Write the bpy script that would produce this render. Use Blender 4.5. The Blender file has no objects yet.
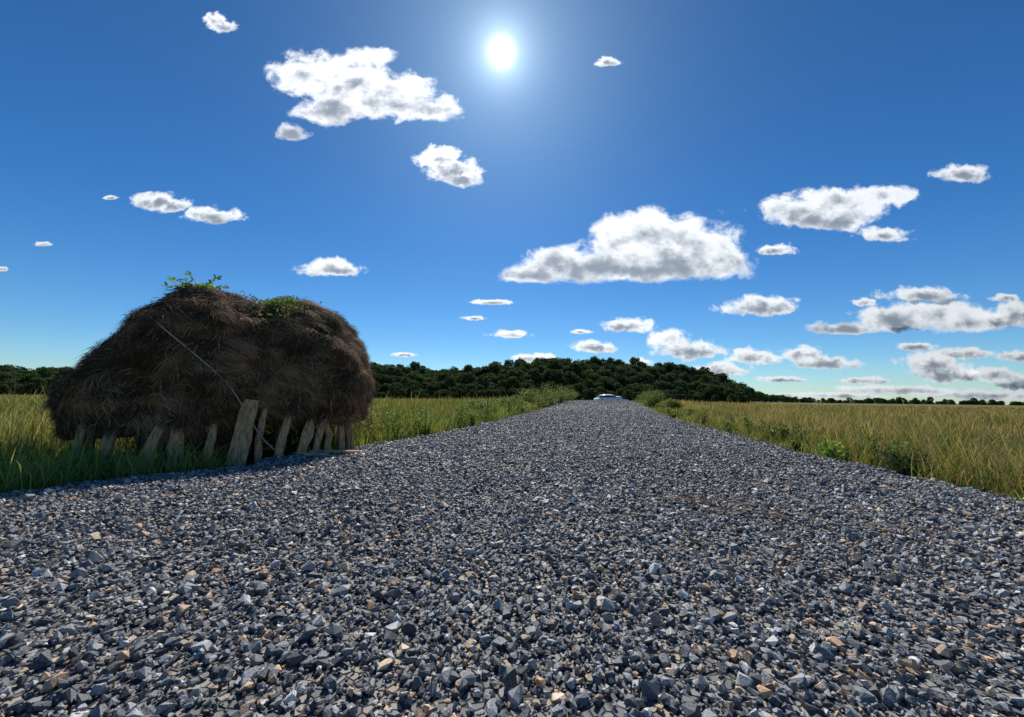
import bpy, bmesh, math, random
import numpy as np
from mathutils import Vector, Matrix, noise as mnoise
rng = np.random.default_rng(7); random.seed(7)
scene = bpy.context.scene
scene.view_settings.view_transform='Standard'
try: scene.view_settings.look='None'
except: pass
scene.view_settings.exposure=0
COL = scene.collection

# ------------------------------------------------------------ helpers
def smooth(a,b,x):
    t=np.clip((np.asarray(x,float)-a)/(b-a),0,1); return t*t*(3-2*t)
_tab=rng.random((256,256))
def vnoise(x,y):
    x=np.asarray(x,float); y=np.asarray(y,float)
    xi=np.floor(x).astype(int); yi=np.floor(y).astype(int)
    fx=x-xi; fy=y-yi; fx=fx*fx*(3-2*fx); fy=fy*fy*(3-2*fy)
    g=lambda i,j:_tab[i%256,j%256]
    return (g(xi,yi)*(1-fx)+g(xi+1,yi)*fx)*(1-fy)+(g(xi,yi+1)*(1-fx)+g(xi+1,yi+1)*fx)*fy
def fnoise(x,y,o=4):
    s=0;a=.5
    for k in range(o):
        s=s+a*vnoise(x*2**k+17.3*k,y*2**k+5.1*k); a*=.5
    return s/(1-.5**o)
def build(name, verts, groups, col=None, smoothf=False, mat=None, link=True, extra=None):
    me=bpy.data.meshes.new(name)
    verts=np.asarray(verts,np.float32)
    me.vertices.add(len(verts)); me.vertices.foreach_set('co',verts.ravel())
    nl=sum(g.size for g in groups); npoly=sum(len(g) for g in groups)
    me.loops.add(nl); me.polygons.add(npoly)
    me.loops.foreach_set('vertex_index',np.concatenate([g.ravel() for g in groups]).astype(np.int32))
    st=[];o=0
    for g in groups:
        st.append(o+np.arange(len(g))*g.shape[1]); o+=g.size
    me.polygons.foreach_set('loop_start',np.concatenate(st).astype(np.int32))
    me.update(calc_edges=True)
    me.polygons.foreach_set('use_smooth',np.full(npoly,smoothf,dtype=bool))
    if col is not None:
        a=me.color_attributes.new('Col','FLOAT_COLOR','POINT')
        c=np.ones((len(verts),4),np.float32); c[:,:3]=col
        a.data.foreach_set('color',c.ravel())
    if extra:
        for k,v in extra.items():
            v=np.asarray(v,np.float32)
            if v.ndim==1:
                a=me.attributes.new(k,'FLOAT','POINT'); a.data.foreach_set('value',v)
            else:
                a=me.attributes.new(k,'FLOAT_VECTOR','POINT'); a.data.foreach_set('vector',v.ravel())
    if mat: me.materials.append(mat)
    if not link: return me
    ob=bpy.data.objects.new(name,me); COL.objects.link(ob); return ob
def empty(name,loc=(0,0,0)):
    e=bpy.data.objects.new(name,None); e.location=loc; e.empty_display_size=.3; COL.objects.link(e); return e
class NT:
    def __init__(s,nt): s.nt=nt; nt.nodes.clear()
    def n(s,t,ins=None,**p):
        nd=s.nt.nodes.new(t)
        for k,v in p.items(): setattr(nd,k,v)
        if ins:
            for k,v in ins.items():
                if isinstance(v,bpy.types.NodeSocket): s.nt.links.new(v,nd.inputs[k])
                else: nd.inputs[k].default_value=v
        return nd
    def m(s,op,a,b=0.,c=None,clamp=False):
        i={0:a,1:b}
        if c is not None:i[2]=c
        return s.n('ShaderNodeMath',i,operation=op,use_clamp=clamp).outputs[0]
    def link(s,a,b): s.nt.links.new(a,b)
    def mix(s,f,a,b,bt='MIX'):
        nd=s.nt.nodes.new('ShaderNodeMix'); nd.data_type='RGBA'; nd.blend_type=bt
        for i,v in ((0,f),(6,a),(7,b)):
            if isinstance(v,bpy.types.NodeSocket): s.nt.links.new(v,nd.inputs[i])
            else: nd.inputs[i].default_value=v
        return nd.outputs[2]
    def ramp(s,f,stops):
        nd=s.n('ShaderNodeValToRGB',{0:f}); el=nd.color_ramp.elements
        while len(el)<len(stops): el.new(.5)
        for e,(p,c) in zip(el,stops):
            e.position=p; e.color=c if len(c)==4 else (*c,1)
        return nd.outputs[0]
def material(name):
    m=bpy.data.materials.new(name); m.use_nodes=True; return m,NT(m.node_tree)

# ------------------------------------------------------------ sun / sky
SUN_EL=math.radians(44.0); SUN_AZ=math.radians(-2.3)
sun_dir=Vector((math.sin(SUN_AZ)*math.cos(SUN_EL),math.cos(SUN_AZ)*math.cos(SUN_EL),math.sin(SUN_EL)))
w=bpy.data.worlds.new('World'); scene.world=w; w.use_nodes=True
T=NT(w.node_tree)
sky=T.n('ShaderNodeTexSky'); sky.sky_type='NISHITA'; sky.sun_disc=False
sky.sun_elevation=SUN_EL; sky.sun_rotation=SUN_AZ; sky.air_density=1.0; sky.dust_density=0.15; sky.ozone_density=1.6
hs=T.n('ShaderNodeHueSaturation',{'Saturation':1.2,'Value':1.0,'Color':sky.outputs[0]})
tc=T.n('ShaderNodeTexCoord')
nv=T.n('ShaderNodeVectorMath',{0:tc.outputs['Generated']},operation='NORMALIZE')
el_=T.n('ShaderNodeSeparateXYZ',{0:nv.outputs[0]}).outputs[2]
tint=T.ramp(el_,[(0.,(.52,.71,.88)),(.12,(.38,.63,.85)),(.35,(.27,.56,.79)),(.75,(.25,.50,.67))])
skyc=T.mix(1.,hs.outputs[0],tint,'MULTIPLY')
dt=T.n('ShaderNodeVectorMath',{0:nv.outputs[0],1:tuple(sun_dir)},operation='DOT_PRODUCT')
th=T.m('ARCCOSINE',T.m('MINIMUM',dt.outputs['Value'],1.0))       # radians from the sun
core=T.m('MULTIPLY',T.m('EXPONENT',T.m('MULTIPLY',T.m('POWER',T.m('DIVIDE',th,.0125),2.),-1.)),250.)
halo=T.m('MULTIPLY',T.m('EXPONENT',T.m('DIVIDE',th,-.028)),14.)
halo2=T.m('MULTIPLY',T.m('EXPONENT',T.m('DIVIDE',th,-.15)),2.9)
tot=T.m('ADD',T.m('ADD',core,halo),halo2)
gl=T.mix(1.,(.74,.90,1,1),T.n('ShaderNodeCombineXYZ',{0:tot,1:tot,2:tot}).outputs[0],'MULTIPLY')
add=T.mix(1.,skyc,gl,'ADD')
bg=T.n('ShaderNodeBackground',{'Color':add,'Strength':.12})
out=T.n('ShaderNodeOutputWorld'); T.link(bg.outputs[0],out.inputs[0])
sl=bpy.data.lights.new('sun','SUN'); sl.energy=4.9; sl.angle=math.radians(.5); sl.color=(1,.955,.88)
so=bpy.data.objects.new('sun',sl); COL.objects.link(so); so.location=(0,0,50)
so.rotation_mode='QUATERNION'; so.rotation_quaternion=sun_dir.to_track_quat('Z','Y')

# ------------------------------------------------------------ camera
CAM_H=.8
cd=bpy.data.cameras.new('camera'); cd.sensor_width=36; cd.lens=13.71; cd.clip_start=.02; cd.clip_end=30000
co=bpy.data.objects.new('camera',cd); COL.objects.link(co)
co.matrix_world=Matrix.Translation((0,0,CAM_H))@Matrix.Rotation(math.radians(95.9),4,'X')@Matrix.Rotation(math.radians(.7),4,'Z')
scene.camera=co

# ------------------------------------------------------------ terrain functions
def XL(y): return np.interp(y,[-6,0,3.2,4.5,6.2,15,28,62,130],[-7.2,-5.4,-4.2,-3.4,-2.6,-.5,2.5,10.6,26.5])
def XR(y): return np.interp(y,[-6,0,3.5,5.7,15,30,62,130],[4.0,4.15,4.4,4.7,6.7,10.3,18.2,34.5])
def hump(y): return .72*smooth(12,50,y)*(1-smooth(54,72,y))
def outside(x,y):
    wob=.45*(fnoise(x*1.3,y*1.3,3)-.5)*2
    return np.maximum(XL(y)-x,x-XR(y))+wob
HU=[-1.6,-1.1,-.6,-.377,-.2,-.133,-.08,.02,.12,.226,.33,.43,.508,.56,.6,2]
HH=[5,6,8,12.5,9.5,9.0,11.5,15.5,17,17,15,12,8.5,4,0,0]
def hill(x,y):
    u=x/np.maximum(y,1); return np.interp(u,HU,HH)*np.exp(-((y-250)/36.)**2)
def ground_z(x,y):
    x=np.asarray(x,float); y=np.asarray(y,float)
    do=outside(x,y); b=hump(y)*np.exp(-(np.maximum(do,0)/22)**2)
    lump=.10*(fnoise(x*.5,y*.5,3)-.5)*smooth(.3,2,do)
    return b-.13-.06*smooth(0,1.5,do)+lump+hill(x,y)

# ------------------------------------------------------------ ground sheet
mg,G=material('marsh_field')
tcg=G.n('ShaderNodeTexCoord').outputs['Object']
n1=G.n('ShaderNodeTexNoise',{'Vector':tcg,'Scale':.06,'Detail':5.}).outputs[0]
n2=G.n('ShaderNodeTexNoise',{'Vector':tcg,'Scale':6.,'Detail':8.}).outputs[0]
c1=G.ramp(n1,[(.35,(.10,.11,.028)),(.5,(.15,.14,.045)),(.65,(.20,.155,.07))])
c2=G.mix(n2,(.35,.35,.35,1),(1.5,1.5,1.5,1))
cc=G.mix(1.,c1,c2,'MULTIPLY')
bp=G.n('ShaderNodeBump',{'Strength':.8,'Distance':.08,'Height':n2})
bs=G.n('ShaderNodeBsdfPrincipled',{'Base Color':cc,'Roughness':.95,'Normal':bp.outputs[0]})
bs.inputs['Specular IOR Level'].default_value=.1
G.link(bs.outputs[0],G.n('ShaderNodeOutputMaterial').inputs[0])
N=281; t=np.linspace(-1,1,N); ax=9000*np.sinh(9*t)/np.sinh(9)
gx,gy=np.meshgrid(ax,ax+4.0); gz=ground_z(gx,gy)
V=np.stack([gx.ravel(),gy.ravel(),gz.ravel()],1)
i=np.arange(N*N).reshape(N,N); F=np.stack([i[:-1,:-1].ravel(),i[:-1,1:].ravel(),i[1:,1:].ravel(),i[1:,:-1].ravel()],1)
build('ground',V,[F],smoothf=True,mat=mg)

# ------------------------------------------------------------ gravel road sheet
mr,G=material('gravel_bed')
tcg=G.n('ShaderNodeTexCoord').outputs['Object']
v1=G.n('ShaderNodeTexVoronoi',{'Vector':tcg,'Scale':32.},feature='F1')
v2=G.n('ShaderNodeTexVoronoi',{'Vector':tcg,'Scale':32.},feature='DISTANCE_TO_EDGE')
nb=G.n('ShaderNodeTexNoise',{'Vector':tcg,'Scale':.5,'Detail':4.}).outputs[0]
sep=G.n('ShaderNodeSeparateColor',{0:v1.outputs['Color']})
cr=G.ramp(sep.outputs[0],[(0.,(.12,.12,.12)),(.4,(.20,.198,.194)),(.8,(.31,.305,.29)),(1.,(.42,.33,.23))])
cr=G.mix(1.,cr,G.mix(nb,(.75,.75,.75,1),(1.25,1.25,1.25,1)),'MULTIPLY')
dk=G.m('MULTIPLY',v2.outputs['Distance'],9.,clamp=True)
cr=G.mix(dk,(.06,.058,.055,1),cr)
hgt=G.m('ADD',G.m('MULTIPLY',sep.outputs[1],.6),dk)
bp=G.n('ShaderNodeBump',{'Strength':.8,'Distance':.013,'Height':hgt})
bs=G.n('ShaderNodeBsdfPrincipled',{'Base Color':cr,'Roughness':.8,'Normal':bp.outputs[0]})
bs.inputs['Specular IOR Level'].default_value=.3
G.link(bs.outputs[0],G.n('ShaderNodeOutputMaterial').inputs[0])
ys=np.concatenate([np.arange(-6,14,.1),np.arange(14,130,.5)])
lat=np.linspace(0,1,60)
rv=[]
for y in ys:
    l=float(XL(y)); r=float(XR(y)); xs=l+(r-l)*lat
    zz=hump(y)+.035*(fnoise(xs*1.1,np.full_like(xs,y*1.1),3)-.5)
    d=outside(xs,np.full_like(xs,y)); zz=zz-.10*smooth(-.35,.0,d)
    xx=np.concatenate([[l-.7,l-.3],xs,[r+.3,r+.7]])
    zz=np.concatenate([[hump(y)-.45,hump(y)-.2],zz,[hump(y)-.2,hump(y)-.45]])
    rv.append(np.stack([xx,np.full_like(xx,y),zz],1))
M=rv[0].shape[0]; V=np.concatenate(rv)
i=np.arange(len(V)).reshape(-1,M); F=np.stack([i[:-1,:-1].ravel(),i[:-1,1:].ravel(),i[1:,1:].ravel(),i[1:,:-1].ravel()],1)
build('gravel_road',V,[F],smoothf=True,mat=mr)
def road_z(x,y):
    d=outside(x,y)
    return hump(y)+.035*(fnoise(x*1.1,y*1.1,3)-.5)-.10*smooth(-.35,.0,d)

# ------------------------------------------------------------ loose stones
ms,G=material('crushed_stone')
at=G.n('ShaderNodeAttribute',attribute_name='Col').outputs[0]
tcg=G.n('ShaderNodeTexCoord').outputs['Object']
nn=G.n('ShaderNodeTexNoise',{'Vector':tcg,'Scale':170.,'Detail':4.,'Roughness':.65}).outputs[0]
cs=G.mix(1.,at,G.ramp(nn,[(.3,(.5,.5,.5)),(.7,(1.55,1.55,1.53))]),'MULTIPLY')
bp=G.n('ShaderNodeBump',{'Strength':.5,'Distance':.004,'Height':nn})
bs=G.n('ShaderNodeBsdfPrincipled',{'Base Color':cs,'Roughness':.58,'Normal':bp.outputs[0]})
bs.inputs['Specular IOR Level'].default_value=.45
G.link(bs.outputs[0],G.n('ShaderNodeOutputMaterial').inputs[0])
protos=[]
for k in range(18):
    r=np.random.default_rng(100+k)
    bm=bmesh.new()
    p=r.normal(size=(10+k%5,3)); p/=np.linalg.norm(p,axis=1)[:,None]
    p*=np.array([1,.66+.3*r.random(),.48+.3*r.random()])*(.85+.3*r.random((len(p),1)))
    for q in p: bm.verts.new(q)
    res=bmesh.ops.convex_hull(bm,input=bm.verts)
    dele=[g for g in res['geom_interior'] if isinstance(g,bmesh.types.BMVert)]
    if dele: bmesh.ops.delete(bm,geom=dele,context='VERTS')
    bmesh.ops.triangulate(bm,faces=bm.faces[:])
    bm.verts.ensure_lookup_table(); bm.verts.index_update()
    protos.append((np.array([v.co[:] for v in bm.verts]),np.array([[v.index for v in f.verts] for f in bm.faces])))
    bm.free()
def rotmats(n,r,tilt):
    yaw=r.random(n)*6.283; ax_=r.random(n)*6.283; an=r.normal(size=n)*tilt
    c,s=np.cos(yaw),np.sin(yaw); Z=np.zeros((n,3,3)); Z[:,0,0]=c;Z[:,0,1]=-s;Z[:,1,0]=s;Z[:,1,1]=c;Z[:,2,2]=1
    kx,ky=np.cos(ax_),np.sin(ax_); K=np.zeros((n,3,3)); K[:,0,2]=ky;K[:,1,2]=-kx;K[:,2,0]=-ky;K[:,2,1]=kx
    I=np.eye(3)[None]; R=I+np.sin(an)[:,None,None]*K+(1-np.cos(an))[:,None,None]*(K@K)
    return R@Z
palette=np.array([[.065,.068,.073],[.115,.12,.127],[.18,.184,.19],[.27,.272,.27],[.40,.395,.38],[.58,.56,.52],[.54,.33,.18],[.36,.25,.17],[.62,.47,.32]])
pw=np.array([.21,.23,.21,.15,.09,.03,.035,.045,.028])
def stones(y0,y1,dens,size,sig,tilt=.55,lift=.3,mx=.05):
    r=rng; lo,hi=(-7,12) if y1>12 else (-7,7)
    if y1>30: lo,hi=(-2,18)
    n=int((y1-y0)*(hi-lo)*dens); y=r.uniform(y0,y1,n); x=r.uniform(lo,hi,n)
    d=outside(x,y); keep=(d<.05)|((d<.40)&(r.random(n)<.22)); x=x[keep];y=y[keep]; n=len(x)
    s=size*np.exp(r.normal(size=n)*sig)*.5; s=np.minimum(s,mx)
    z=np.maximum(road_z(x,y),ground_z(x,y))+s*lift+r.random(n)*.008
    return x,y,z,s,rotmats(n,r,tilt)
parts=[stones(.2,4.2,2700,.0198,.42),stones(.2,4.2,130,.038,.22,lift=.4),stones(.3,5,4,.066,.15,lift=.35),stones(4.2,9,1050,.027,.38),stones(4.2,9,50,.045,.2),stones(9,24,320,.043,.3),stones(24,52,50,.055,.25)]
x=np.concatenate([p[0] for p in parts]);y=np.concatenate([p[1] for p in parts]);z=np.concatenate([p[2] for p in parts]);s=np.concatenate([p[3] for p in parts]);R=np.concatenate([p[4] for p in parts])
n=len(x); ci=rng.choice(len(pw),n,p=pw/pw.sum()); colr=palette[ci]*(.8+.45*rng.random((n,1)))
colr*=(.76+.44*fnoise(x*.7,y*.7,3))[:,None]
pi_=rng.integers(0,len(protos),n)
Vs=[];Fs=[];Cs=[];off=0
for k,(pv,pf) in enumerate(protos):
    id_=np.where(pi_==k)[0]; m=len(id_)
    vv=np.einsum('nij,vj->nvi',R[id_],pv)*s[id_][:,None,None]+np.stack([x[id_],y[id_],z[id_]],1)[:,None,:]
    Vs.append(vv.reshape(-1,3)); Fs.append((pf[None]+(np.arange(m)*len(pv))[:,None,None]+off).reshape(-1,3)); off+=m*len(pv)
    Cs.append(np.repeat(colr[id_],len(pv),axis=0))
build('gravel',np.concatenate(Vs),[np.concatenate(Fs)],np.concatenate(Cs),mat=ms)
print('stones',n)

# ------------------------------------------------------------ foliage materials
def leafmat(name,trans=.45,rough=.6,spec=.3):
    m,G=material(name)
    at=G.n('ShaderNodeAttribute',attribute_name='Col').outputs[0]
    d=G.n('ShaderNodeBsdfPrincipled',{'Base Color':at,'Roughness':rough}); d.inputs['Specular IOR Level'].default_value=spec
    tcol=G.mix(1.,at,(1.25,1.2,.7,1),'MULTIPLY')
    tr=G.n('ShaderNodeBsdfTranslucent',{'Color':tcol})
    mx=G.n('ShaderNodeMixShader',{0:trans,1:d.outputs[0],2:tr.outputs[0]})
    G.link(mx.outputs[0],G.n('ShaderNodeOutputMaterial').inputs[0]); return m
m_grass=leafmat('grass_blades',.5); m_leaf=leafmat('leaves',.5); m_far=leafmat('forest_leaves',.3,.8,.1)
m_hay=leafmat('hay_strands',.12,.85,.12)

# ------------------------------------------------------------ haystack frame
HC=np.array([-4.40,6.03]); HD=np.array([-.595,.804]); HR=np.array([.804,.595])
def hloc(r,d,z): 
    r=np.asarray(r);d=np.asarray(d);z=np.asarray(z)
    return np.stack([HC[0]+r*HR[0]+d*HD[0],HC[1]+r*HR[1]+d*HD[1],z+0*r],-1)

# ------------------------------------------------------------ grass
def blades(px,py,h,wd,lean,colr,base_dark=.5,r=rng,z=None):
    n=len(px); az=r.random(n)*6.283; face=r.random(n)*6.283
    pz=ground_z(px,py)-.02 if z is None else z
    lv=np.array([0,.38,.72,1.]); Vv=np.zeros((n,7,3))
    dx=np.cos(az)*lean*h; dy=np.sin(az)*lean*h; sx=np.cos(face)*wd*.5; sy=np.sin(face)*wd*.5
    wds=[1,.85,.55]
    for k in range(3):
        q=lv[k]**2
        for sgn,j in ((-1,0),(1,1)):
            Vv[:,2*k+j,0]=px+dx*q+sgn*sx*wds[k]; Vv[:,2*k+j,1]=py+dy*q+sgn*sy*wds[k]; Vv[:,2*k+j,2]=pz+h*lv[k]*(1-.25*lean*lv[k])
    Vv[:,6,0]=px+dx;Vv[:,6,1]=py+dy;Vv[:,6,2]=pz+h*(1-.35*lean)
    b=np.arange(n)[:,None]*7
    q=np.concatenate([b+np.array([0,1,3,2]),b+np.array([2,3,5,4])]); t3=b+np.array([4,5,6])
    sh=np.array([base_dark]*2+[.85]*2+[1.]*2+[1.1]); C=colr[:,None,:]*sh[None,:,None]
    return Vv.reshape(-1,3),q,t3,C.reshape(-1,3)
def grassmesh(name,sets,mat):
    Vs=[];Q=[];T3=[];C=[];o=0
    for (v,q,t3,c) in sets:
        Vs.append(v);Q.append(q+o);T3.append(t3+o);C.append(c);o+=len(v)
    return build(name,np.concatenate(Vs),[np.concatenate(Q),np.concatenate(T3)],np.concatenate(C),mat=mat,smoothf=True)
n=260000
r_=np.exp(rng.uniform(math.log(2.6),math.log(190),n)); a_=rng.uniform(-1.12,1.12,n)
px=r_*np.sin(a_); py=r_*np.cos(a_)
cl=fnoise(px*1.6+50,py*1.6,3); 
do=outside(px,py)
u=(px-HC[0])*HR[0]+(py-HC[1])*HR[1]; v=(px-HC[0])*HD[0]+(py-HC[1])*HD[1]
inh=((u-.25)/1.75)**2+((v+.1)/1.4)**2<1
keep=(do>.12+.6*rng.random(n)**2)&(~inh)&((cl>.40)|(rng.random(n)<.45))
px=px[keep];py=py[keep];r_=r_[keep];do=do[keep];cl=cl[keep];n=len(px)
fh=fnoise(px*.35,py*.35,3)
hh=(.10+.52*fh+.50*(cl-.42))*(.5+.85*rng.random(n))*(.45+.55*smooth(.1,1.2,do))
hh=np.maximum(hh,.06)
hh=np.where(px<XL(py),hh*1.22,hh)
f=fnoise(px*.12+9,py*.12+3,4); f2=fnoise(px*.5+31,py*.5+13,3); g=rng.random(n)
tall=rng.random(n)<.03*(f2>.48); hh=np.where(tall,hh*1.8,hh)
cA=np.array([.08,.14,.028]);cB=np.array([.18,.205,.05]);cC=np.array([.36,.28,.13]);cD=np.array([.21,.13,.075])
side=(px>XR(py)).astype(float)
w_=np.clip((f-.42)*2.6+.35*(g-.5)+.12*side+1.3*(f2-.5)+.15*smooth(10,60,r_),0,1)[:,None]
c_=cA*(1-w_)+cB*w_
st=(rng.random(n)<.14+.20*side+.6*smooth(.48,.64,f2)*(.5+.9*side)*smooth(.5,2,do))[:,None]; c_=np.where(st,cC,c_)
st=(rng.random(n)<.05+.13*side)[:,None]; c_=np.where(st,cD,c_)
c_=np.where(tall[:,None],cC,c_)
c_*=(.75+.5*rng.random((n,1)))
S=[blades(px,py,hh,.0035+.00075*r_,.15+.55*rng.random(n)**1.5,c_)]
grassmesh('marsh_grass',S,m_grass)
def clumps(centers,nb,spread,h,wd,col,lean=.6,straw=.18):
    cx=np.repeat(centers[:,0],nb)+rng.normal(size=len(centers)*nb)*spread; cy=np.repeat(centers[:,1],nb)+rng.normal(size=len(centers)*nb)*spread
    hc=np.repeat(.55+.8*rng.random(len(centers)),nb)
    m=len(cx); c=np.array(col)[None]*(.6+.7*rng.random((m,1)))+np.outer(rng.random(m)**3*.14,[1,.85,.25])
    c=np.where((rng.random(m)<straw)[:,None],np.array([.40,.33,.16])*(.6+.6*rng.random((m,1))),c)
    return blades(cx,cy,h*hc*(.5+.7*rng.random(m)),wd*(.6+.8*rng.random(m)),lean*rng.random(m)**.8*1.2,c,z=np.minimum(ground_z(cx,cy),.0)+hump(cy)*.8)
ty=rng.uniform(1.6,4.8,150); tx=XL(ty)-.05-rng.random(150)**1.4*1.4
S=[clumps(np.stack([tx,ty],1),30,.08,.42,.011,[.23,.33,.075],.75)]
ty=rng.uniform(6.5,26,140); tx=XL(ty)-.1-rng.random(140)*1.6
S.append(clumps(np.stack([tx,ty],1),28,.12,.52,.012,[.18,.25,.06]))
ty=rng.uniform(3,26,140); tx=XR(ty)+.2+rng.random(140)*1.6
S.append(clumps(np.stack([tx,ty],1),22,.09,.32,.010,[.13,.20,.04]))
# tall seeding stalks on the far-left side of the stack
tx=rng.uniform(-7.6,-5.6,16); ty=-tx*.82+rng.uniform(-.5,.3,16)
S.append(clumps(np.stack([tx,ty],1),9,.07,.85,.010,[.24,.26,.08],.35,.5))
grassmesh('cordgrass',S,m_grass)

# ------------------------------------------------------------ leaf clouds (trees, shrubs)
def leafquads(P,size,col,r,aspect=.6,jit=.3):
    n=len(P); a=r.normal(size=(n,3)); a/=np.linalg.norm(a,axis=1)[:,None]
    b=np.cross(a,r.normal(size=(n,3))); b/=np.linalg.norm(b,axis=1)[:,None]
    s=(size*(.6+.8*r.random(n)))[:,None]
    V=np.stack([P-a*s,P+b*s*aspect,P+a*s,P-b*s*aspect],1).reshape(-1,3)
    F=np.arange(4*n).reshape(-1,4); c=np.repeat(col*(1-jit+2*jit*r.random((n,1))),4,axis=0)
    return V,F,c
def tube(pts,rad,k=6):
    pts=np.asarray(pts,float); rad=np.broadcast_to(rad,(len(pts),)); V=[]
    for j in range(len(pts)):
        d=pts[min(j+1,len(pts)-1)]-pts[max(j-1,0)]; d=d/(np.linalg.norm(d)+1e-9)
        a=np.cross(d,[.3,.2,1.]) if abs(d[2])<.9 else np.cross(d,[1,0,0.]); a/=np.linalg.norm(a); b=np.cross(d,a)
        for q in range(k):
            t=q*2*math.pi/k; V.append(pts[j]+rad[j]*(a*math.cos(t)+b*math.sin(t)))
    F=[]
    for j in range(len(pts)-1):
        for q in range(k): F.append([j*k+q,j*k+(q+1)%k,(j+1)*k+(q+1)%k,(j+1)*k+q])
    return np.array(V),np.array(F)
def merge(lst):
    Vs=[];Fs=[];Cs=[];o=0
    for v,f,c in lst:
        Vs.append(v);Fs.append(f+o);c=np.asarray(c); Cs.append(np.broadcast_to(c,(len(v),3)));o+=len(v)
    return np.concatenate(Vs),np.concatenate(Fs),np.concatenate(Cs)
def tree_mesh(k,H=11.,W=4.,ncl=34,per=52,leaf=.42):
    r=np.random.default_rng(500+k); L=[]
    brown=np.array([.05,.04,.03])
    v,f=tube([[0,0,-1],[0.1,0,H*.3],[.2,.1,H*.6],[.1,0,H*.85]],[.25,.2,.13,.04]); L.append((v,f,brown))
    for j in range(ncl):
        t=((j+r.random())/ncl)**.85; zc=H*(.16+.76*t); rr=W*math.sqrt(max(.04,1-(2*(t-.42)/1.25)**2))*(.35+.62*math.sqrt(r.random())); a=j*2.4+r.random()*.8
        c=np.array([rr*math.cos(a),rr*math.sin(a),zc])
        if j%3==0:
            v,f=tube([[.1,0,zc*.75],c*.6+np.array([0,0,zc*.33]),c],[.08,.05,.02],4); L.append((v,f,brown))
        P=r.normal(size=(per,3)); P/=np.linalg.norm(P,axis=1)[:,None]; P*=(r.random((per,1))**.4)*np.array([1.55,1.55,1.05])*(.75+.6*r.random()); P+=c
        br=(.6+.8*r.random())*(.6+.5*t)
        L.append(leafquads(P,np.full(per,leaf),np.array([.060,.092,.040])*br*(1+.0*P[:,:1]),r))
    return merge(L)
tm=[]
for k in range(6):
    v,f,c=tree_mesh(k,H=[11,10,12,10.5,9.5,12.5][k],W=[4.6,4.2,4.0,5.2,4.6,3.6][k]); tm.append(build('forest_tree',v,[f],c,mat=m_far,link=False))
forest=empty('distant_forest',(20,220,0))
def put(x,y,s,par=forest,z=None,sz=1.):
    o=bpy.data.objects.new('tree',tm[random.randrange(6)]); COL.objects.link(o); o.parent=par
    zz=float(ground_z(x,y)) if z is None else z
    o.location=Vector((x,y,zz))-par.location; o.rotation_euler=(0,0,random.random()*6.28); o.scale=(s*(.85+.35*random.random()),s*(.85+.35*random.random()),s*sz*(.78+.42*random.random()))
for row,Y in enumerate([184,195,207,219,231,243,255]):
    uu=-1.45
    while uu<.60:
        y=Y+random.uniform(-5,5); put((uu+random.uniform(-.008,.008))*y,y,.62 if row==0 else (.8 if row==1 else .95)); uu+=.021+.004*(row<2)
for _ in range(260):
    u=random.uniform(-1.4,.6); y=random.uniform(172,184); put(u*y,y,random.uniform(.28,.45))
for uu in np.arange(.50,.74,.0055):
    Y=np.interp(uu,[.50,.58,.66,.74],[250,320,520,900]); 
    for k in range(2): put(uu*Y,Y+k*12,.95,z=-.2)
for uu in np.arange(.7,1.6,.0045):
    put(uu*900,900+random.uniform(-20,20),random.choice([.7,1.1,1.0,1.4,.9]),z=-2.5)

def bush_parts(W,H,nleaf,leaf,col,stems,r):
    L=[]
    for j in range(stems):
        a=r.random()*6.283; t=r.random()**.6; tip=np.array([math.cos(a)*W*.5*t,math.sin(a)*W*.5*t,H*(1.02-.5*t*t)*(.75+.3*r.random())])
        v,f=tube([[tip[0]*.1,tip[1]*.1,-.05],[tip[0]*.45,tip[1]*.45,tip[2]*.5],tip],[.012*H+.002,.008*H+.001,.002],4); L.append((v,f,np.array([.09,.07,.04])))
        m=max(1,nleaf//stems); tt=.25+.8*r.random(m); P=np.outer(tt,tip)+r.normal(size=(m,3))*np.array([W*.07,W*.07,H*.06])
        P[:,2]=np.abs(P[:,2]); L.append(leafquads(P,np.full(m,leaf),np.array(col)*(.6+.7*r.random()),r,.45,.35))
    return L
def basez(x,y): return float(max(ground_z(x,y),road_z(x,y) if outside(x,y)<.2 else -9))
def shrub(name,x,y,W,H,nleaf,leaf,col,zoff=0,stems=14,seed=0):
    r=np.random.default_rng(900+seed)
    v,f,c=merge(bush_parts(W,H,nleaf,leaf,col,stems,r)); ob=build(name,v,[f],c,mat=m_leaf); ob.location=(x,y,basez(x,y)+zoff); return ob
k=0
for (X,Y,W,H) in [(1.3,28,2.9,1.5),(2.8,32,3.2,1.8),(4.6,37,3.0,1.6),(.0,24,2.2,1.0),(6.4,44,2.6,1.2),(-1.6,20,2,.8)]:
    shrub('shrub',X,Y,W,H,2800,.055,[.16,.20,.07],seed=k,stems=26);k+=1
for (X,Y,W,H) in [(12.0,33,2.2,1.35),(13.5,38,2.4,1.5),(15.1,43,2.4,1.35),(11.4,28,1.6,.8),(16.4,48,2.4,1.3)]:
    shrub('shrub',X,Y,W,H,2400,.055,[.11,.16,.045],seed=k,stems=24);k+=1
shrub('leafy_weed',5.05,5.15,.66,.36,2200,.017,[.055,.095,.03],stems=36,seed=31)
shrub('leafy_weed',4.95,6.2,.4,.36,160,.035,[.18,.32,.06],stems=7,seed=32)
shrub('leafy_weed',5.75,4.75,.45,.3,260,.03,[.15,.26,.05],stems=9,seed=33)
r=np.random.default_rng(41); L=[]
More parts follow.
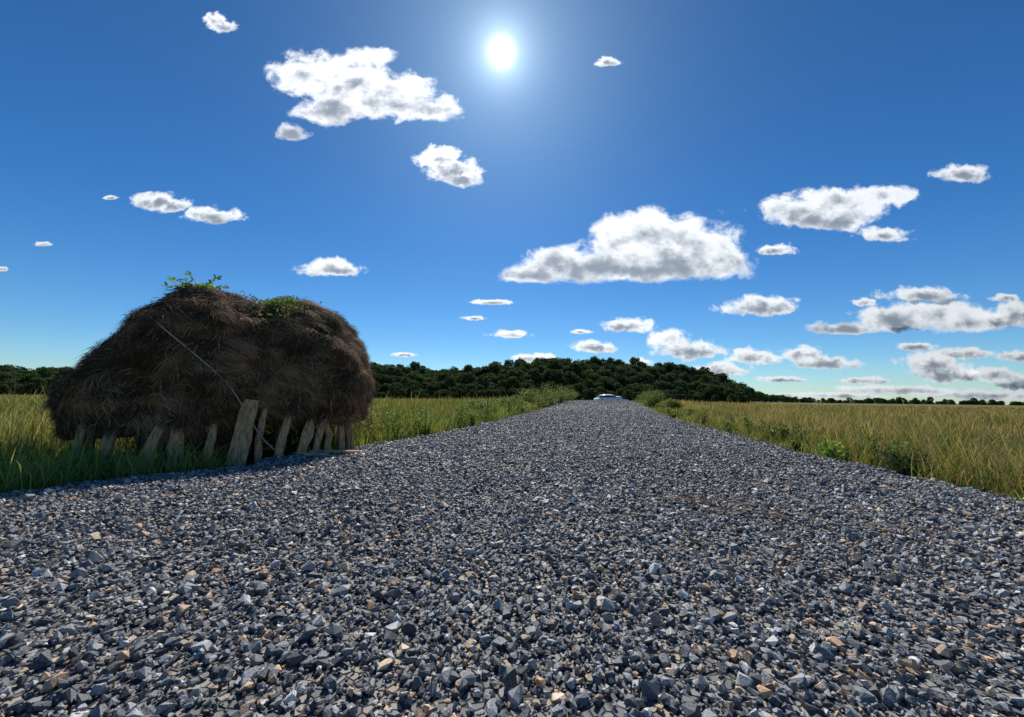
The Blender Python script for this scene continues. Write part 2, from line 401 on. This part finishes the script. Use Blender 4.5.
for q in range(120):
    y=6+30*r.random()**1.5; left=r.random()<.55; off=.25+2.2*r.random()**1.5
    x=float(XL(y))-off if left else float(XR(y))+off
    if left and y<8: continue
    H=(.28+.5*r.random())*(1.15 if left else .75); W=H*(.7+.7*r.random()); col=[[.16,.23,.06],[.11,.17,.04],[.24,.24,.09],[.085,.125,.04]][r.integers(4)]
    for (v,f,c) in bush_parts(W,H,int(200),.022+.0012*y,col,9,r): L.append((v+np.array([x,y,basez(x,y)]),f,c))
v,f,c=merge(L); build('verge_weeds',v,[f],c,mat=m_leaf)

# ------------------------------------------------------------ haystack
hay=empty('haystack',tuple(hloc(0,0,0)))
E=[((-.22,0,.88),(1.12,1.38,1.50)),((.92,.1,.90),(1.18,1.40,1.50)),((-.80,-.02,.66),(.92,1.12,.93))]
O=np.array([0,0,.85]); nth,nph=240,140
th_=np.linspace(0,2*math.pi,nth,endpoint=False); ph=np.linspace(-math.pi/2+.02,math.pi/2-.005,nph)
TH,PH=np.meshgrid(th_,ph); Dd=np.stack([np.cos(PH)*np.cos(TH),np.cos(PH)*np.sin(TH),np.sin(PH)],-1).reshape(-1,3)
ts=[]
for c,rd in E:
    o=(O-np.array(c))/np.array(rd); d=Dd/np.array(rd); A=(d*d).sum(1);B=(d*o).sum(1);Cc=(o*o).sum()-1
    disc=np.maximum(B*B-A*Cc,0); ts.append(np.maximum((-B+np.sqrt(disc))/A,.01))
ts=np.array(ts); kk=18; tR=np.log(np.exp(kk*ts).sum(0))/kk
P=O+Dd*tR[:,None]
nz=np.array([mnoise.fractal(Vector(p*1.5),1,2,4) for p in P]); nz2=np.array([mnoise.noise(Vector((p[0]*3,p[1]*3,p[2]*8))) for p in P]); nz3=np.array([mnoise.noise(Vector((p[0]*7,p[1]*7,p[2]*10))) for p in P])
P=P+Dd*(nz*.12+nz2*.06+nz3*.028)[:,None]
low=.32+.15*smooth(-.1,.25,P[:,0]*1.0)+.07*np.sin(TH.ravel()*5+1)+.03*np.sin(TH.ravel()*13)
lowring=low.reshape(nph,nth)[nph//3]
low=np.tile(lowring,(nph,1)).ravel()
P[:,2]=np.maximum(P[:,2],low)
W=hloc(P[:,0],P[:,1],P[:,2]); 
i=np.arange(nth*nph).reshape(nph,nth); j=np.roll(i,-1,axis=1)
F=np.stack([i[:-1].ravel(),j[:-1].ravel(),j[1:].ravel(),i[1:].ravel()],1)
mh,G=material('hay_core')
tcg=G.n('ShaderNodeTexCoord').outputs['Object']
mp=G.n('ShaderNodeMapping',{'Vector':tcg,'Scale':(26,26,9)})
nn=G.n('ShaderNodeTexNoise',{'Vector':mp.outputs[0],'Scale':1.,'Detail':8.}).outputs[0]
cs=G.ramp(nn,[(.3,(.035,.022,.013)),(.7,(.18,.115,.062))])
bp=G.n('ShaderNodeBump',{'Strength':1.,'Distance':.03,'Height':nn})
bs=G.n('ShaderNodeBsdfPrincipled',{'Base Color':cs,'Roughness':.95,'Normal':bp.outputs[0]}); bs.inputs['Specular IOR Level'].default_value=.1
G.link(bs.outputs[0],G.n('ShaderNodeOutputMaterial').inputs[0])
Wl=W-np.array([*HC,0])
core=build('hay_core',Wl,[F],smoothf=True,mat=mh); core.parent=hay
buf=np.zeros(len(Wl)*3,np.float32); core.data.vertex_normals.foreach_get('vector',buf); nrm=buf.reshape(-1,3).astype(float)
ctr=np.array([*(hloc(O[0],O[1],O[2])-np.array([*HC,0]))])
sg=np.sign(((Wl-ctr)*nrm).sum(1)); nrm*=sg[:,None]
area=np.cos(PH.ravel())*tR**2; area[(P[:,2]<low+.03)|(PH.ravel()<-.75)]=0; pr=area/area.sum()
ns=105000; idx=rng.choice(len(Wl),ns,p=pr)
p0=Wl[idx]+rng.normal(size=(ns,3))*.02; nn_=nrm[idx]
down=np.array([0,0,-1.])[None]-nn_*(-nn_[:,2:3]); dl=np.linalg.norm(down,axis=1)[:,None]; down=np.where(dl>.1,down/np.maximum(dl,1e-3),0)
rv=rng.normal(size=(ns,3)); rv-=nn_*(rv*nn_).sum(1)[:,None]
cf=np.array([mnoise.noise(Vector(q*2.4)) for q in Wl]); cf2=np.array([mnoise.noise(Vector((q[0]*4+9,q[1]*4,q[2]*9))) for q in Wl])
cfx=cf[idx]; cfy=cf2[idx]
tang=np.cross(nn_,down)
dr=down*.75+tang*(cfx*2.6+.3)[:,None]+rv*.5; dr/=np.linalg.norm(dr,axis=1)[:,None]+1e-6
ln=.06+.20*rng.random(ns)**1.8; lift=.005+.022*rng.random(ns)**4
sd=np.cross(nn_,dr); wd=(.002+.003*rng.random(ns))[:,None]
a0=p0+nn_*.004; a1=p0+dr*(ln*.5)[:,None]+nn_*(lift)[:,None]; a2=p0+dr*ln[:,None]+nn_*(lift*.5)[:,None]+np.array([0,0,-1.])*(.6*ln**2)[:,None]+rng.normal(size=(ns,3))*.006
V=np.stack([a0-sd*wd,a0+sd*wd,a1-sd*wd,a1+sd*wd,a2],1).reshape(-1,3); b=np.arange(ns)[:,None]*5
Q=b+np.array([0,1,3,2]);T3=b+np.array([2,3,4])
tone=np.clip(.55+1.1*cfx+1.6*cfy+.22*rng.normal(size=ns),.02,1.8)[:,None]
hc=np.array([.26,.155,.082])*(.22+.82*tone); gl_=(rng.random(ns)<.06)[:,None]; hc=np.where(gl_,np.array([.42,.29,.17]),hc)
st=build('hay_strands',V,[Q,T3],np.repeat(hc,5,axis=0),mat=m_hay,smoothf=True); st.parent=hay
nf=9000; ang=rng.random(nf)*6.283; ii=((ang/6.2832*nth).astype(int))%nth
ringrow=np.array([np.argmax(P.reshape(nph,nth,3)[:,q,2]>(lowring[q]+.02)) for q in range(nth)])
base=Wl.reshape(nph,nth,3)[ringrow[ii],ii]; outv=base-ctr; outv[:,2]=0; outv/=np.linalg.norm(outv,axis=1)[:,None]
base=base-outv*(rng.random((nf,1))*.25)+rng.normal(size=(nf,3))*.02
l=(.03+.18*rng.random(nf)**2)[:,None]; tip=base+np.array([0,0,-1.])*l+outv*.05*rng.normal(size=(nf,1))+rng.normal(size=(nf,3))*.04
sdv=np.cross(outv,[0,0,1.])*.004
V=np.stack([base-sdv+[0,0,.05],base+sdv+[0,0,.05],tip],1).reshape(-1,3); T3=np.arange(nf*3).reshape(-1,3)
st=build('hay_fringe',V,[T3],np.repeat(np.array([.18,.12,.07])*(.4+1.2*rng.random((nf,1))),3,axis=0),mat=m_hay); st.parent=hay
# wooden props
mw,G=material('weathered_wood')
tcg=G.n('ShaderNodeTexCoord').outputs['Object']
mp=G.n('ShaderNodeMapping',{'Vector':tcg,'Scale':(40,40,3)})
nn=G.n('ShaderNodeTexNoise',{'Vector':mp.outputs[0],'Scale':1.,'Detail':6.,'Distortion':.6}).outputs[0]
cs=G.ramp(nn,[(.3,(.22,.11,.045)),(.5,(.52,.30,.145)),(.75,(.68,.43,.235))])
bp=G.n('ShaderNodeBump',{'Strength':.5,'Distance':.01,'Height':nn})
bs=G.n('ShaderNodeBsdfPrincipled',{'Base Color':cs,'Roughness':.9,'Normal':bp.outputs[0]}); bs.inputs['Specular IOR Level'].default_value=.2
G.link(bs.outputs[0],G.n('ShaderNodeOutputMaterial').inputs[0])
def plank(r0,d0,r1,d1,ztop,wid,th,seed):
    r=np.random.default_rng(seed)
    a=hloc(r0,d0,0.)-np.array([*HC,0]); b2=hloc(r1,d1,ztop)-np.array([*HC,0]); a[2]=-.22; ax_=b2-a; L=np.linalg.norm(ax_); ax_/=L
    sx=np.array([*HR,0.]); sx-=ax_*(sx@ax_); sx/=np.linalg.norm(sx); sy=np.cross(ax_,sx)
    ns_=7; V=[]
    for q in range(ns_):
        t=q/(ns_-1); ww=wid*(1.05-.25*t)*(1+.08*r.normal()); tt=th*(1+.06*r.normal()); c=a+ax_*L*t+sx*.012*r.normal()
        for (sa,sb) in [(-.5,-.35),(-.35,-.5),(.35,-.5),(.5,-.35),(.5,.35),(.35,.5),(-.35,.5),(-.5,.35)]: V.append(c+sx*sa*ww+sy*sb*tt)
    F=[[q*8+k,q*8+(k+1)%8,(q+1)*8+(k+1)%8,(q+1)*8+k] for q in range(ns_-1) for k in range(8)]
    me=bpy.data.meshes.new('prop'); me.from_pydata([tuple(x) for x in V],[],F+[list(range(7,-1,-1)),list(range((ns_-1)*8,ns_*8))]); me.materials.append(mw)
    o=bpy.data.objects.new('wooden_prop',me); COL.objects.link(o); o.parent=hay
plank(.12,-1.50,.27,-1.28,.74,.22,.07,1)
plank(.36,-1.36,.42,-1.2,.62,.09,.06,14)
plank(.56,-1.40,.76,-1.2,.74,.11,.08,2)
plank(.82,-1.42,1.10,-1.15,.72,.13,.08,3)
plank(1.03,-1.34,1.22,-1.1,.70,.09,.08,15)
plank(1.30,-1.20,1.22,-1.0,.68,.10,.09,4)
plank(1.52,-1.05,1.42,-.9,.68,.09,.08,9)
plank(-.42,-1.50,-.44,-1.28,.55,.15,.09,5)
plank(-.74,-1.46,-.58,-1.24,.55,.12,.07,6)
plank(-.14,-1.48,-.10,-1.25,.52,.10,.07,16)
plank(-1.10,-1.22,-1.02,-1.0,.50,.11,.09,7)
plank(-1.38,-.98,-1.3,-.8,.5,.10,.09,17)
plank(1.72,-.6,1.65,-.5,.68,.12,.1,8); plank(-1.35,-.4,-1.3,-.35,.4,.11,.1,10)
for q,(a_,b_) in enumerate([(.3,-.4),(-.6,-.3),(1.1,-.2),(.7,-.7),(0,-.8),(1.5,.1),(-.3,.4),(.5,.5),(1.2,.7),(-.9,.3)]): plank(a_,b_,a_,b_,.55,.14,.14,20+q)
r=np.random.default_rng(63); m=9000; a_=r.random(m)*6.283; q_=np.sqrt(r.random(m)); pr_=.25+1.35*q_*np.cos(a_); pd_=-.05+1.02*q_*np.sin(a_); pz_=-.15+.75*r.random(m)
Pq=hloc(pr_,pd_,pz_)-np.array([*HC,0]); v,f,c=leafquads(Pq,np.full(m,.09),np.array([.07,.045,.027]),r,.06,.5); o=build('loose_hay',v,[f],c,mat=m_hay); o.parent=hay
def surf_d(r,z):
    m=(P[:,1]<0); dd=(P[:,0]-r)**2+(P[:,2]-z)**2; dd[~m]=9; q=np.argmin(dd); return P[q,1]
rp=[(-.90,1.85),(-.78,1.70),(-.6,1.53),(-.35,1.3),(-.12,1.08),(.07,.86),(.2,.62),(.33,.38),(.50,.14),(.70,-.02)]
pts=[]
for (a,b) in rp:
    d=surf_d(a,max(b,.75)) - .06 if b>.7 else surf_d(a,.75)-.10
    pts.append(hloc(a,d,b)-np.array([*HC,0]))
pts=np.array(pts); tt=np.linspace(0,len(pts)-1,40); pts=np.stack([np.interp(tt,range(len(pts)),pts[:,q]) for q in range(3)],1)
for _ in range(3): pts[1:-1]=(pts[:-2]+2*pts[1:-1]+pts[2:])/4
v,f=tube(pts,.009,6); o=build('rope',v,[f],np.full((len(v),3),.45)*[1,.85,.68],smoothf=True,mat=m_hay); o.parent=hay

# sumac sprouting from the top
def pinnate(name,origin,stems,col,lf=.06,seed=3):
    r=np.random.default_rng(seed); L=[]
    for (dx,dy,dz,ln) in stems:
        d=np.array([dx,dy,dz],float); d/=np.linalg.norm(d); pts=[np.zeros(3)]
        for q in range(11): dd=d+np.array([0,0,-.06*q]); dd/=np.linalg.norm(dd); pts.append(pts[-1]+dd*ln/11)
        pts=np.array(pts); v,f=tube(pts,np.linspace(.007,.0025,12),5); L.append((v,f,np.array([.16,.10,.05])))
        for q in range(2,12):
            tdir=pts[q]-pts[q-1]; tdir/=np.linalg.norm(tdir); sd=np.cross(tdir,[0,0,1]); sd/=np.linalg.norm(sd)+1e-9; up=np.cross(sd,tdir)
            for sgn in (-1,1):
                ld=sd*sgn+tdir*.45+up*(.35*r.normal())-np.array([0,0,.5*r.random()]); ld/=np.linalg.norm(ld); s=lf*(1.2-.05*q)*(.8+.4*r.random()); wv=np.cross(ld,up+.8*r.normal(size=3)); wv/=np.linalg.norm(wv)
                p=pts[q]; V=np.array([p,p+ld*s*.5+wv*s*.34,p+ld*s*1.3,p+ld*s*.5-wv*s*.34]); L.append((V,np.array([[0,1,2,3]]),np.array(col)*(.7+.6*r.random())))
    v,f,c=merge(L); ob=build(name,v,[f],c,mat=m_leaf); ob.location=origin; return ob
top=hloc(-.38,-.1,2.28)
pinnate('sumac_plant',tuple(top),[(-.8,-.6,.5,.46),(.7,.5,.4,.40),(-.3,-.3,1,.36),(.3,.1,.9,.36),(-.9,-.3,.25,.40),(.1,-.8,.5,.34),(.8,.4,.2,.34),(-.6,-.7,.8,.42),(.5,.5,.9,.34),(-.7,-.2,.6,.36),(.5,-.5,.5,.34),(-.2,-.8,.8,.34)],[.15,.27,.05],lf=.10)
r=np.random.default_rng(77); m=1300; rr=r.normal(size=m)*.17+.55; d_=-.45+r.normal(size=m)*.28
zz=np.array([P[np.argmin((P[:,0]-a)**2+(P[:,1]-b)**2+(P[:,2]<1.2)*9),2] for a,b in zip(rr,d_)])
Pq=hloc(rr,d_,zz+.02+.10*r.random(m)); v,f,c=leafquads(Pq,np.full(m,.025),np.array([.12,.17,.045]),r,.4,.4)
build('creeping_vine',v,[f],c,mat=m_leaf)

# ------------------------------------------------------------ dry reed debris on the road
def debris(name,cx,cy,n,sx,sy,l0,l1,seed,col=(.62,.43,.27),rr=(.0025,.005),dirn=-.1,spr=.5):
    r=np.random.default_rng(seed); L=[]
    for q in range(n):
        x=cx+r.normal()*sx; y=cy+r.normal()*sy+(x-cx)*-.3; a=r.normal()*spr+dirn; ln=r.uniform(l0,l1); z=float(road_z(x,y))+.034+.012*r.random()
        bend=r.normal()*.12; pts=[[x-ln/2*math.cos(a),y-ln/2*math.sin(a),z],[x-ln*.2*math.cos(a),y+bend*ln-ln*.2*math.sin(a),z+.012],[x+ln/4*math.cos(a),y+ln/4*math.sin(a)+bend*ln*.5,z+.003],[x+ln/2*math.cos(a),y+ln/2*math.sin(a),z+.006*r.normal()]]
        rad=r.uniform(*rr); v,f=tube(pts,[rad,rad,rad*.9,rad*.5],5); L.append((v,f,np.array(col)*(.55+.8*r.random())))
    v,f,c=merge(L); return build(name,v,[f],c,mat=m_hay)
debris('dry_reed_debris',1.62,3.06,13,.24,.13,.12,.38,1)
debris('dry_reed_debris',2.42,2.45,4,.14,.03,.14,.30,2)
debris('dry_reed_debris',1.86,2.74,3,.07,.04,.08,.16,5,(.70,.50,.33),(.005,.008),-.6,.3)
debris('dry_reed_debris',-2.9,5.6,30,.25,.10,.08,.35,3,(.6,.5,.38))
for q,(a_,b_,rz,L_,W_) in enumerate([(1.35,-1.65,.5,.45,.10),(1.0,-1.75,.7,.30,.08)]):
    p=hloc(a_,b_,0); z0=float(road_z(p[0],p[1]))+.045
    bm=bmesh.new(); bmesh.ops.create_cube(bm,size=1); bmesh.ops.scale(bm,vec=(L_,W_,.022),verts=bm.verts); bmesh.ops.bevel(bm,geom=bm.edges[:],offset=.004,segments=2,affect='EDGES')
    me=bpy.data.meshes.new('board'); bm.to_mesh(me); bm.free(); me.materials.append(mw); o=bpy.data.objects.new('wooden_board',me); COL.objects.link(o); o.location=(p[0],p[1],z0); o.rotation_euler=(.05,.06,rz)

# ------------------------------------------------------------ distant car past the crest
def simple(name,col,rough,metal=0,spec=.5):
    m,G=material(name); nn=G.n('ShaderNodeTexNoise',{'Scale':8.}).outputs[0]
    c=G.mix(nn,tuple(x*.92 for x in col)+(1,),tuple(min(1,x*1.08) for x in col)+(1,))
    bs=G.n('ShaderNodeBsdfPrincipled',{'Base Color':c,'Roughness':rough,'Metallic':metal}); G.link(bs.outputs[0],G.n('ShaderNodeOutputMaterial').inputs[0]); return m
mp_,mgl,mt,mrim=simple('silver_paint',(.78,.78,.78),.35,.0),simple('car_glass',(.05,.055,.06),.08),simple('tyre_rubber',(.02,.02,.02),.8),simple('wheel_alloy',(.5,.5,.5),.3,.9)
stn=[(-2.25,.45,.62,.70),(-2.15,.30,.80,.84),(-1.5,.22,.95,.90),(-.6,.2,.98,.92),(.6,.2,.98,.92),(1.4,.22,.95,.90),(2.05,.28,.85,.85),(2.25,.42,.68,.72)]
def make_car(x,y,rz):
    car=empty('parked_car',(x,y,float(hump(y))))
    def loft(name,st,mat,top_in=.06):
        V=[];F=[]
        for (x,z0,z1,hw) in st:
            for (yy,zz) in [(-hw*.92,z0),(-hw,z0+.12),(-hw,z1-.12),(-hw+top_in,z1),(hw-top_in,z1),(hw,z1-.12),(hw,z0+.12),(hw*.92,z0)]: V.append((x,yy,zz))
        for a in range(len(st)-1):
            for b in range(8): F.append((a*8+b,a*8+(b+1)%8,(a+1)*8+(b+1)%8,(a+1)*8+b))
        F+= [tuple(range(7,-1,-1)),tuple(range((len(st)-1)*8,len(st)*8))]
        me=bpy.data.meshes.new(name); me.from_pydata(V,[],F); me.materials.append(mat); me.shade_smooth()
        o=bpy.data.objects.new(name,me); COL.objects.link(o); o.parent=car; return o
    loft('body',stn,mp_)
    loft('cabin_glass',[(-1.75,.90,1.05,.78),(-1.1,.90,1.36,.70),(-.2,.9,1.42,.68),(.55,.9,1.38,.70),(1.2,.90,1.1,.78)],mgl,.1)
    loft('roof',[(-1.3,1.16,1.36,.66),(-.7,1.24,1.475,.66),(-.1,1.26,1.50,.66),(.4,1.24,1.46,.66),(.8,1.15,1.36,.66)],mp_,.1)
    for x_ in (-1.4,1.38):
        for s_ in (-.84,.84):
            for nm,ra,dp,mm in (('wheel',.32,.22,mt),('rim',.2,.235,mrim)):
                bm=bmesh.new(); bmesh.ops.create_cone(bm,cap_ends=True,segments=24,radius1=ra,radius2=ra,depth=dp); me=bpy.data.meshes.new(nm); bm.to_mesh(me); bm.free(); me.materials.append(mm)
                o=bpy.data.objects.new(nm,me); COL.objects.link(o); o.parent=car; o.location=(x_,s_,.32); o.rotation_euler=(math.pi/2,0,0)
    car.rotation_euler=(0,0,rz)
make_car(16.0,65,.2); make_car(18.9,71,.3)

# ------------------------------------------------------------ clouds: curved sheets high on the sky dome, ~5 km out
CL=[ [(-212,317,36,24),(-167,307,52,32),(-122,294,48,27),(-80,284,28,14),(-182,282,38,20),(-222,260,16,10),(-145,336,28,10)],
 [(-76,236,22,14),(-62,224,26,16),(-50,216,18,10)], [(-301,372,11,9),(-292,365,14,8)], [(-355,190,26,11),(-338,186,18,8)], [(-298,176,30,9),(-310,178,16,8)],
 [(-180,124,32,9),(-180,129,20,9)],
 [(20,122,34,12),(45,131,36,18),(75,130,36,20),(108,157,32,26),(136,163,34,29),(176,155,46,30),(205,140,30,20),(128,128,92,16),(160,138,70,22)],
 [(92,335,13,6)], [(278,188,34,18),(330,197,46,18),(372,204,30,13),(318,178,36,12),(300,180,40,12)], [(262,150,20,7)], [(368,166,27,9)], [(446,227,30,11)],
 [(246,92,40,10),(250,97,28,10)], [(-20,95,22,3.2)],[(-38,79,13,3)],[(-3,63,22,5)],[(113,73,26,9)],[(68,67,11,3)],[(82,52,26,8)],
 [(155,61,22,10),(178,49,34,12)],[(240,43,28,10)],[(290,47,22,10),(315,38,32,8)],[(22,40,22,6)],[(-107,42,14,3)],[(268,22,24,4)],[(208,30,28,9)],[(128,37,14,5)],
 [(330,72,42,7),(380,82,44,17),(430,88,44,17),(455,80,40,13)],[(408,107,40,9)],[(498,87,28,15),(535,84,34,15)],[(418,38,32,16),(440,27,34,9)],
 [(478,28,30,10),(515,22,36,12)],[(390,13,62,6)],[(480,9,74,7)],[(490,105,16,5)],[(-467,147,11,3)],[(-507,122,8,3)],[(-400,194,10,3)],[(320,7,54,4)],[(350,99,12,5)],
 [(450,50,28,7)],[(350,22,26,5)],[(505,48,24,7)],[(400,56,22,5)] ]
Vs=[];Fs=[];Ms=[];Ns=[];Lo=[];o=0
for q,bl in enumerate(CL):
    B=np.array(bl,float); pad=2.0
    a0=(B[:,0]-B[:,2]*pad).min();a1=(B[:,0]+B[:,2]*pad).max();b0=(B[:,1]-B[:,3]*pad).min();b1=(B[:,1]+B[:,3]*pad).max()
    sz=max((a1-a0),(b1-b0)*1.5)/pad; na=int(max(24,min(160,(a1-a0)/1.5))); nb_=int(max(16,min(110,(b1-b0)/1.2)))
    zb=(B[:,1]-B[:,3]*.7).min(); zt=(B[:,1]+B[:,3]).max()
    A,Bb=np.meshgrid(np.linspace(a0,a1,na),np.linspace(b0,b1,nb_)); A=A.ravel();Bb=Bb.ravel(); acc=0
    for (ca,cb,ra,rb) in B:
        db=(Bb-cb)/np.where(Bb<cb,rb*.66,rb); dist=np.sqrt(((A-ca)/ra)**2+db**2); e=np.exp(6*(1-dist)); acc=acc+e
    mk=np.minimum(np.log(acc)/6,1.0); lo=1-2*np.clip((Bb-zb)/(zt-zb),-.2,1.2)
    s=1+.00028*Bb; D3=np.stack([A*s,np.full_like(A,390.),Bb*s],1); D3/=np.linalg.norm(D3,axis=1)[:,None]
    Vs.append(D3*(5000+30*q)); i=np.arange(na*nb_).reshape(nb_,na); Fs.append(np.stack([i[:-1,:-1].ravel(),i[:-1,1:].ravel(),i[1:,1:].ravel(),i[1:,:-1].ravel()],1)+o); o+=na*nb_
    Ln=5.+.09*sz; Ms.append(mk); Lo.append(lo); Ns.append(np.stack([A/Ln,Bb/Ln*1.25,np.full_like(A,q*7.31)],1))
mc,G=material('cumulus_cloud')
mk=G.n('ShaderNodeAttribute',attribute_name='mask').outputs['Fac']; lo=G.n('ShaderNodeAttribute',attribute_name='low').outputs['Fac']; nc=G.n('ShaderNodeAttribute',attribute_name='ncoord').outputs['Vector']
na_=G.n('ShaderNodeTexNoise',{'Vector':nc,'Scale':.75,'Detail':10.,'Roughness':.60,'Distortion':.25}).outputs[0]
nb2=G.n('ShaderNodeTexNoise',{'Vector':nc,'Scale':.8,'Detail':7.,'Roughness':.58,'Distortion':.25}).outputs[0]
den=G.m('ADD',G.m('ADD',mk,.10),G.m('MULTIPLY',G.m('SUBTRACT',na_,.50),1.9))
al=G.n('ShaderNodeMapRange',{'Value':den,'From Min':-.04,'From Max':.44},interpolation_type='SMOOTHSTEP').outputs[0]
core_shade=G.m('ADD',G.m('MULTIPLY',den,.72),G.m('ADD',G.m('MULTIPLY',lo,.36),G.m('MULTIPLY',G.m('SUBTRACT',nb2,.5),1.5)))
sh=G.n('ShaderNodeMapRange',{'Value':core_shade,'From Min':.20,'From Max':.98},interpolation_type='SMOOTHSTEP').outputs[0]
ccol=G.mix(sh,(.74,.75,.765,1),(.215,.245,.295,1))  # bright rims, grey cores and undersides: cloud shading put into the colour
tr=G.n('ShaderNodeBsdfTranslucent',{'Color':ccol}); df=G.n('ShaderNodeBsdfDiffuse',{'Color':ccol}); mx=G.n('ShaderNodeMixShader',{0:.1,1:tr.outputs[0],2:df.outputs[0]})
em=G.n('ShaderNodeEmission',{'Color':ccol,'Strength':.08}); ad=G.n('ShaderNodeAddShader',{0:mx.outputs[0],1:em.outputs[0]})  # slight glow added to lift the brightness of the clouds
tp=G.n('ShaderNodeBsdfTransparent'); fin=G.n('ShaderNodeMixShader',{0:al,1:tp.outputs[0],2:ad.outputs[0]})
G.link(fin.outputs[0],G.n('ShaderNodeOutputMaterial').inputs[0])
build('clouds',np.concatenate(Vs),[np.concatenate(Fs)],mat=mc,smoothf=True,extra={'mask':np.concatenate(Ms),'low':np.concatenate(Lo),'ncoord':np.concatenate(Ns)})
print('done')
